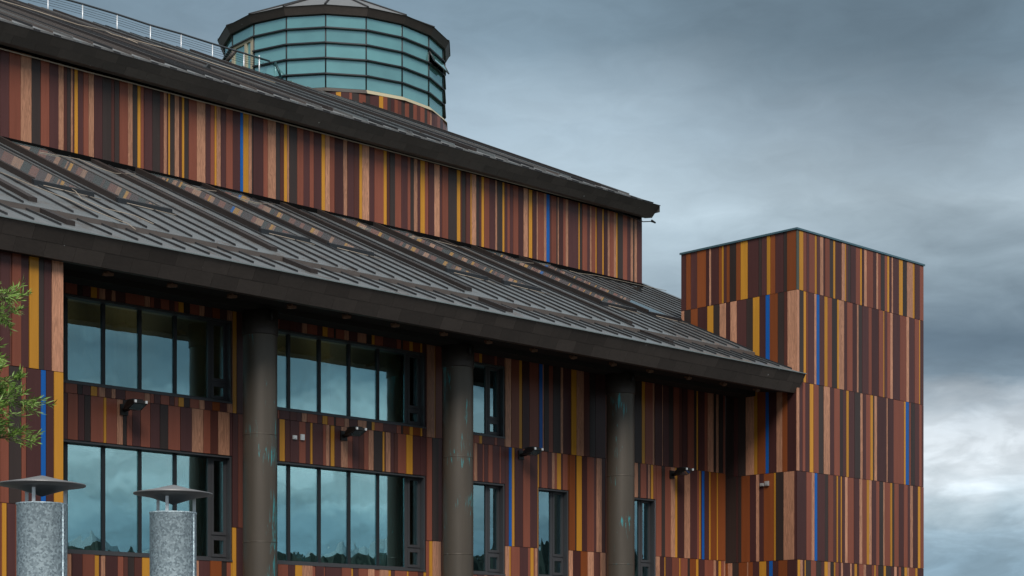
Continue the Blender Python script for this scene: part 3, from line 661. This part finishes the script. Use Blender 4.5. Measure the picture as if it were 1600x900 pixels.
b = MB(); b.tube([end+Vector((-.55, 0, .12)), end+Vector((-.55, 0, -.9))], .032, 8); b.build('post', 'steel', rail_thing)
# ------------------------------------------------------------------ glazed lantern
YD = 82.0; RP = YD/F
DC = atpx(524, 193.5, YD)
lan = thing('glass_lantern', 'round many-sided lantern of blue green glass with a shallow cone roof above the upper roof', 'rooftop lantern', DC)
NS = 18; A0 = math.radians(-90)+math.radians(1.0)
Rg = 172*RP; HG = 107*RP
def ang(i): return A0+2*math.pi*i/NS
def rp(r, a, z): return Vector((r*math.cos(a), r*math.sin(a), z))
rowz = [HG*v for v in (0, .19, .405, .615, .82, 1.0)]
for i in range(NS):
    a, c = ang(i), ang(i+1)
    for k in range(5):
        if i == (NS-3) and k < 4: continue
        b = MB(); z0, z1 = rowz[k]+.02, rowz[k+1]-.02; r0 = Rg-.03
        if i == 3 and k == 3:                                     # the awning pane that stands open
            z1_ = z1; p0, p1 = rp(r0, a, z1), rp(r0, c, z1); od = rp(1, (a+c)/2, 0)*.30
            q0, q1 = rp(r0, a, z0+.05)+od, rp(r0, c, z0+.05)+od; t_ = rp(.04, (a+c)/2, 0)
            b.hexa([q0, q1, q1-t_, q0-t_, p0, p1, p1-t_, p0-t_])
            b.build('glass_pane', 'lantern', lan)
            b = MB(); b.tube([q0, q1], .035, 6); b.tube([p0, q0], .03, 6); b.tube([p1, q1], .03, 6); b.build('open_sash', 'frame', lan); continue
        b.hexa([rp(r0, a, z0), rp(r0, c, z0), rp(r0-.04, c, z0), rp(r0-.04, a, z0), rp(r0, a, z1), rp(r0, c, z1), rp(r0-.04, c, z1), rp(r0-.04, a, z1)])
        b.build('glass_pane', 'lantern', lan)
    b = MB(); b.tube([rp(Rg-.02, a, 0), rp(Rg-.02, a, HG)], .035, 6); b.build('mullion', 'darkframe', lan)
    for k in range(1, 5):
        b = MB(); z = rowz[k]; w_ = .028
        if i == NS-3 and k < 4: continue
        b.hexa([rp(Rg+.09, a, z-w_), rp(Rg+.09, c, z-w_), rp(Rg-.06, c, z-w_), rp(Rg-.06, a, z-w_), rp(Rg+.09, a, z+w_), rp(Rg+.09, c, z+w_), rp(Rg-.06, c, z+w_), rp(Rg-.06, a, z+w_)])
        b.build('glazing_bar', 'darkframe', lan)
    # rim fascia
    R1, R0 = 181*RP, 175*RP; zb, zt = HG+.5*RP, HG+11*RP
    b = MB(); b.hexa([rp(R0, a, zb), rp(R0, c, zb), rp(Rg-.1, c, zb), rp(Rg-.1, a, zb), rp(R1, a, zt), rp(R1, c, zt), rp(Rg-.1, c, zt), rp(Rg-.1, a, zt)]); b.build('rim_panel', 'fascia', lan)
    # cone roof
    b = MB(); b.quad(rp(R1+.03, a, zt+.004), rp(R1+.03, c, zt+.004), (0, 0, zt+88*RP)); b.build('cone_panel', 'uroof', lan)
    b = MB(); b.tube([rp(R1, a, zt+.03), Vector((0, 0, zt+88*RP+.03))], .05, 5); b.build('cone_seam', 'batten', lan)
    # sill and timber base
    cream = i in (1, 2, 3, 4, 5)
    Rs = 176*RP; b = MB(); b.hexa([rp(Rs+.06, a, -.2), rp(Rs+.06, c, -.2), rp(Rs-.4, c, -.2), rp(Rs-.4, a, -.2), rp(Rg+.02, a, -.005), rp(Rg+.02, c, -.005), rp(Rs-.4, c, -.005), rp(Rs-.4, a, -.005)])
    b.build('sill', 'cream' if cream else 'fascia', lan)
b = MB(); b.lathe([(Rg-.5, -6), (Rg-.5, HG)], NS, a0=A0, smooth=False); b.build('lantern_core', 'backing', lan)
# door in the facet that faces left
i = NS-3; a, c = ang(i), ang(i+1); r0 = Rg-.03
def facet(u, z, o=0): return rp(r0, a, z).lerp(rp(r0, c, z), u)+rp(o, (a+c)/2, 0)
b = MB()
for (u0, u1, z0, z1) in ((0, .12, 0, rowz[4]), (.88, 1, 0, rowz[4]), (.12, .88, rowz[4]-.14, rowz[4]), (.60, .70, 0, rowz[4]-.14), (.12, .60, rowz[2]-.02, rowz[2]+.1)):
    b.hexa([facet(u0, z0, .05), facet(u1, z0, .05), facet(u1, z0, -.04), facet(u0, z0, -.04), facet(u0, z1, .05), facet(u1, z1, .05), facet(u1, z1, -.04), facet(u0, z1, -.04)])
dr = b.build('door', 'cream', lan)
b = MB(); b.hexa([facet(.1, .02, -.01), facet(.9, .02, -.01), facet(.9, .02, -.035), facet(.1, .02, -.035), facet(.1, rowz[4]-.1, -.01), facet(.9, rowz[4]-.1, -.01), facet(.9, rowz[4]-.1, -.035), facet(.1, rowz[4]-.1, -.035)]); b.build('door_glass', 'lantern', dr)
# boards round the base
base_seq = "524| P523 Y528 P542.5 Y550 P562 R566 D576 R586 D592 P605 Y611 R617 D622 P627 R632 M637 D642 R648 D654 R659 M664 R670 D674 R678 S680 P684 M688 R692 P696 R699.5"
lst = []; Rb = 175.5*RP*math.cos(math.pi/NS)
for code, x0, x1 in parse(base_seq)[1:]:
    lst.append((code, math.asin(max(-1, min(1, (x0-524)/177)))-math.pi/2, math.asin(max(-1, min(1, (x1-524)/177)))-math.pi/2))
t = lst[-1][2]; rg = random.Random(5)
while t < math.pi*1.5:
    w_ = rg.uniform(.03, .08); lst.append((rg.choice('PPDDRRMRSY'), t, min(t+w_, math.pi*1.5))); t += w_
bb = MB(); 
for code, t0_, t1_ in lst:
    if t1_-t0_ < .002: continue
    rr = Rs-.03; b = MB()
    b.hexa([rp(rr, t0_+.0008, -5), rp(rr, t1_-.0008, -5), rp(rr-.05, t1_, -5), rp(rr-.05, t0_, -5), rp(rr, t0_+.0008, -.205), rp(rr, t1_-.0008, -.205), rp(rr-.05, t1_, -.205), rp(rr-.05, t0_, -.205)])
    b.build('cladding_board', BM[code], lan)
b = MB(); b.lathe([(Rs-.09, -5.5), (Rs-.09, -.21), (.1, -.21)], 48); b.build('base_wall', 'backing', lan)
# leaning poles beside the lantern
b = MB(); p0 = atpx(430, 97, 76); p1 = atpx(441, 126, 76)
po = thing('leaning_pole', 'dark teal steel strut leaning before the lantern glass by the railing end', 'steel strut', p1)
b.tube([p0-p1, Vector()], .06, 6); b.tube([Vector((-.1, 0, .15)), Vector((.25, 0, -.5))], .05, 6); b.build('strut', 'teal', po)
po = thing('leaning_pole', 'dark strut leaning behind the railing under the lantern rim', 'steel strut', atpx(354, 96, 78))
b = MB(); b.tube([Vector(), Vector(((369-354)/F*78, 0, 18/F*78))], .09, 6); b.build('strut', 'fascia', po)
# ------------------------------------------------------------------ corner tower
TT0, TT1, ST0, ST1 = 46.242, 53.645, -1.92, 2.95
TORG = world(TT0, ST1, 0)
tower = thing('square_tower', 'tall flat-topped corner tower clad in rows of upright brown, yellow and blue boards', 'tower', TORG, ANG)
def TLc(T_, s, z): return Vector((T_-TT0, -(s-ST1), z))
ZT = [15.90, 13.97, 11.01, 8.12, 5.25, 2.40]
b = MB(); b.box(TLc(TT0+.03, ST0, .13), TLc(TT1, ST1-.03, 15.9)); core = b.build('tower_wall', 'backing', tower)
b = MB(); b.box(TLc(TT0+.005, ST0+.01, .13), TLc(TT1-.01, ST1-.005, 2.39)); b.build('plinth', 'plinth', tower)
for r in range(5):
    z1, z0 = ZT[r], ZT[r+1]
    for code, x0, x1 in parse(TR[r]):
        a, c = tpx(x0, ST1)-TT0, min(tpx(x1, ST1), TT1)-TT0
        put_board(core, code, a, c, (0, .027, z0), (0, 0, z1), 'T')
    for code, x0, x1 in parse(TL[r]):
        a, c = ST1-spx(x0, TT0), ST1-spx(x1, TT0)     # local y runs from the front corner backwards
        lo, hi = min(a, c), max(a, c); hi = min(hi, ST1-ST0); lo = max(lo, .03)
        if hi-lo < .02: continue
        d = random.uniform(0, .008); m_ = MB(); m_.box((.0+d, lo+GAP/2, z0+GAP/2), (.029, hi-GAP/2, z1-GAP/2))
        m_.build('cladding_board', BM[code], core, origin=(.015, (lo+hi)/2, (z0+z1)/2))
b = MB(); w_ = .05; e_ = .04
b.box((-e_, -e_, 15.905), (TT1-TT0+e_, ST1-ST0+e_, 15.965)); b.build('coping', 'coping', tower)
# ------------------------------------------------------------------ floodlights on the wall
def floodlight(T_, z, label, tilt=0.0):
    t = thing('floodlight', label, 'floodlight', world(T_, .032, z), ANG, 'floodlights along the theatre wall')
    b = MB(); b.box((-.11, -.04, -.13), (.11, 0, .13)); b.build('wall_plate', 'black', t)
    b = MB(); b.tube([(0, -.03, 0), (0, -.22, .01), (0, -.38, .05)], .055, 10); b.build('arm', 'black', t)
    # wedge head reaching out from the wall, glass below
    b = MB(); pr = [(-.22, -.02), (-.28, .10), (-.50, .18), (-.74, .15), (-.76, .08), (-.48, -.04)]
    x0, x1 = -.19, .19; i0 = len(b.v)
    b.v += [(x0*(.8 if k in (0, 1) else 1), y, zz) for k, (y, zz) in enumerate(pr)]+[(x1*(.8 if k in (0, 1) else 1), y, zz) for k, (y, zz) in enumerate(pr)]
    n_ = len(pr)
    for j in range(n_): j2 = (j+1) % n_; b.f.append((i0+j, i0+j2, i0+n_+j2, i0+n_+j)); b.smooth.append(False)
    b.f.append(tuple(i0+j for j in range(n_))[::-1]); b.f.append(tuple(i0+n_+j for j in range(n_))); b.smooth += [False, False]
    hd = b.build('lamp_head', 'black', t)
    b = MB(); b.hexa([(-.16, -.735, .066), (.16, -.735, .066), (.16, -.49, -.046), (-.16, -.49, -.046), (-.16, -.73, .074), (.16, -.73, .074), (.16, -.49, -.036), (-.16, -.49, -.036)]); b.build('lamp_glass', 'skylight', hd)
    for x in (-.15, .15):
        b = MB(); b.box((x-.025, -.785, .085), (x+.025, -.75, .15)); b.build('clip', 'whitepl', hd)
    b = MB()
    for k in range(5): b.box((-.15, -.34-.07*k, .11+.010*k), (.15, -.355-.07*k, .195))
    b.build('cooling_fins', 'black', hd)
for T_, z, lab in ((23.08, 8.0, 'black floodlight on an arm below the left upper window bank'), (29.89, 8.0, 'black floodlight right of two white wall boxes, between the first and second columns'),
                   (36.60, 8.05, 'black floodlight beside a blue board, between the second and third columns'), (43.46, 8.0, 'black floodlight farthest right, near the corner with the tower')):
    floodlight(T_, z, lab)
# small boxes on the walls
def wall_box(loc, rz, w_, h_, lab, m, g):
    t = thing('wall_box', lab, 'wall box', loc, rz, g)
    b = MB(); b.box((-w_/2, -.05, -h_/2), (w_/2, 0, h_/2)); b.build('housing', m, t)
    b = MB(); b.box((-w_*.32, -.062, -h_*.3), (w_*.32, -.05, h_*.3)); b.build('cover', m, t)
for px, py, h_, lab in ((459.5, 683.5, .10, 'left and smaller of two white boxes on the theatre wall above the middle window'), (471.5, 683.3, .15, 'right and taller of two white boxes on the theatre wall above the middle window')):
    wall_box(world(tpx(px, .03), .032, zpx(px, py, .03)), ANG, .12, h_, lab, 'whitepl', 'boxes on the walls')
for px, py, h_, lab in ((1191.5, 757.5, .10, 'left and lower of two grey boxes on the tower side in the corner'), (1199, 755.5, .15, 'right and taller of two grey boxes on the tower side in the corner')):
    s_ = spx(px, TT0); a_ = (px-CX)/F; Y_ = TT0/(a_*DV.x+DV.y)
    wall_box(world(TT0-.002, s_, ZC+(HY-py)/F*Y_), ANG-math.pi/2, .15, h_, lab, 'greypl', 'boxes on the walls')
# ------------------------------------------------------------------ galvanised vent pipes in front
def vent(px, py_top, pipe_px, cowl_px, py_rim, py_apex, py_low, Y, lab, seam):
    base = atpx(px, py_top, Y); zt = base.z; k = Y/F
    t = thing('vent_pipe', lab, 'vent pipe', (base.x, base.y, .12), 0, 'galvanised vent pipes')
    z = zt-.12; r = pipe_px/2*k
    b = MB(); b.lathe([(r, 0), (r, z-.012), (r+.004, z-.010), (r+.004, z), (r-.004, z), (r-.006, z-.5)], 56); b.build('pipe', 'galv', t)
    b = MB(); sa = math.radians(seam); b.tube([(r*math.cos(sa), r*math.sin(sa), 0), (r*math.cos(sa), r*math.sin(sa), z-.005)], .005, 6); b.build('pipe_seam', 'galv', t)
    R_ = cowl_px/2*k; zrim = z+(py_top-py_rim)*k; 
    b = MB(); up = (py_rim-py_apex)*k-.36*R_*.0; lo = (py_low-py_rim)*k
    b.lathe([(.002, zrim+up), (R_*.06, zrim+up*.965), (R_*.5, zrim+up*.49), (R_, zrim+.006), (R_, zrim-.004), (R_*.60, zrim-lo*.30), (.002, zrim-lo)], 56)
    b.build('cowl', 'cowl', t)
    for q in (25, 145, 265):
        x, y = r*.93*math.cos(math.radians(q)), r*.93*math.sin(math.radians(q))
        b = MB(); b.box((x-.012, y-.004, z-.25), (x+.012, y+.004, zrim-lo*.15)); b.build('cowl_leg', 'steel', t)
vent(65.5, 787, 77, 134, 758, 743, 776, 12.7, 'nearer galvanised vent pipe with conical cowl at the lower left corner', -20)
vent(270.5, 801, 72, 122, 772, 757.5, 789, 13.85, 'galvanised vent pipe with conical cowl in front of the left lower window', -18)
# ------------------------------------------------------------------ tree at the left edge
def tree():
    YT = 15.0
    rg = random.Random(21)
    bx = (-215-CX)/F*YT
    t = thing('feathery_tree', 'green feathery-leaved tree whose branch tips enter at the left edge', 'tree', (bx, YT, .12))
    trunk = [Vector((0, 0, 0)), Vector((.05, 0, 1.2)), Vector((.02, .05, 2.6)), Vector((.1, 0, 3.9)), Vector((.05, 0, 5.0))]
    b = MB(); b.tube(trunk, [.13, .11, .085, .055, .015], 10); b.build('trunk', 'bark', t)
    tw = MB(); lf = MB(); O = Vector((bx, YT, .12))
    def leaf(p, d, l, w_):
        d = d.normalized(); u = d.orthogonal().normalized(); u = Matrix.Rotation(rg.uniform(0, 6.28), 3, d) @ u
        lf.quad(p, p+d*l*.5+u*w_, p+d*l, p+d*l*.5-u*w_)
    def spray(p0, p1, r, n_tw):                     # a branch with side twigs and narrow leaves
        mid = (p0+p1)/2+Vector((0, 0, .10*(p1-p0).length)); pts = []
        for i in range(7):
            q = i/6; pts.append(p0*(1-q)**2+mid*2*q*(1-q)+p1*q*q)
        tw.tube(pts, [r*(1-.85*i/6) for i in range(7)], 5)
        for i in range(n_tw):
            q = .25+.75*(i+rg.random())/n_tw; f = q*6; j = min(5, int(f)); p = pts[j].lerp(pts[j+1], f-j)
            d = (pts[j+1]-pts[j]).normalized()
            sd = (d*rg.uniform(.5, 1.1)+Vector((rg.uniform(-.7, .7), rg.uniform(-.8, .8), rg.uniform(-.55, .7)))).normalized(); L_ = rg.uniform(.12, .30)*(1.15-.5*q)
            e = p+sd*L_; tw.tube([p, e], [.004, .0015], 4, False)
            for k in range(17):
                u = .15+.85*k/16; pp = p.lerp(e, u)
                ld = (sd*rg.uniform(.5, 1.2)+Vector((rg.uniform(-.8, .8), rg.uniform(-.8, .8), rg.uniform(-.5, .9))))
                leaf(pp, ld, rg.uniform(.05, .095), .0052)
    def tip(px, py, Y=YT): return atpx(px, py, Y)-O
    vis = [(40, 464, 15.0), (28, 462, 14.8), (30, 492, 15.1), (18, 500, 15.2), (-5, 475, 14.9), (6, 545, 15.0), (0, 570, 15.1), (10, 580, 14.8), (48, 595, 15.0), (70, 626, 14.9), (55, 634, 15.1), (35, 620, 15.2), (60, 690, 15.0), (40, 678, 15.1), (20, 660, 14.9), (0, 640, 15.2), (-10, 690, 15.0), (10, 612, 15.0), (25, 645, 14.9), (-20, 520, 15.0)]
    for px, py, Y in vis:
        e = tip(px-16, py, Y); h = max(.8, min(4.6, e.z+rg.uniform(-.25, .15))); spray(Vector((.05, 0, h)), e, .012, 30)
    for i in range(70):
        h = rg.uniform(1.3, 4.9); a = rg.uniform(.5, 2*math.pi-.5); L_ = (1.35 if h < 3.8 else .9)*rg.uniform(.7, 1.1)
        e = Vector((.05+L_*math.cos(a), L_*math.sin(a), h+rg.uniform(-.1, .4)))
        if O.x+e.x > (-25-CX)/F*(YT+e.y): continue
        spray(Vector((.05, 0, h)), e, .016, 20)
    tw.build('branches', 'twig', t)
    lm = mat('fresh green leaf', (.17, .29, .05), .55, noise=[((1, 1, 1), 2.5, .35), ((1, 1, 1), 30.0, .35)])
    lf.build('crown', lm, t, kind='stuff')
tree()
print('objects', len(bpy.data.objects))
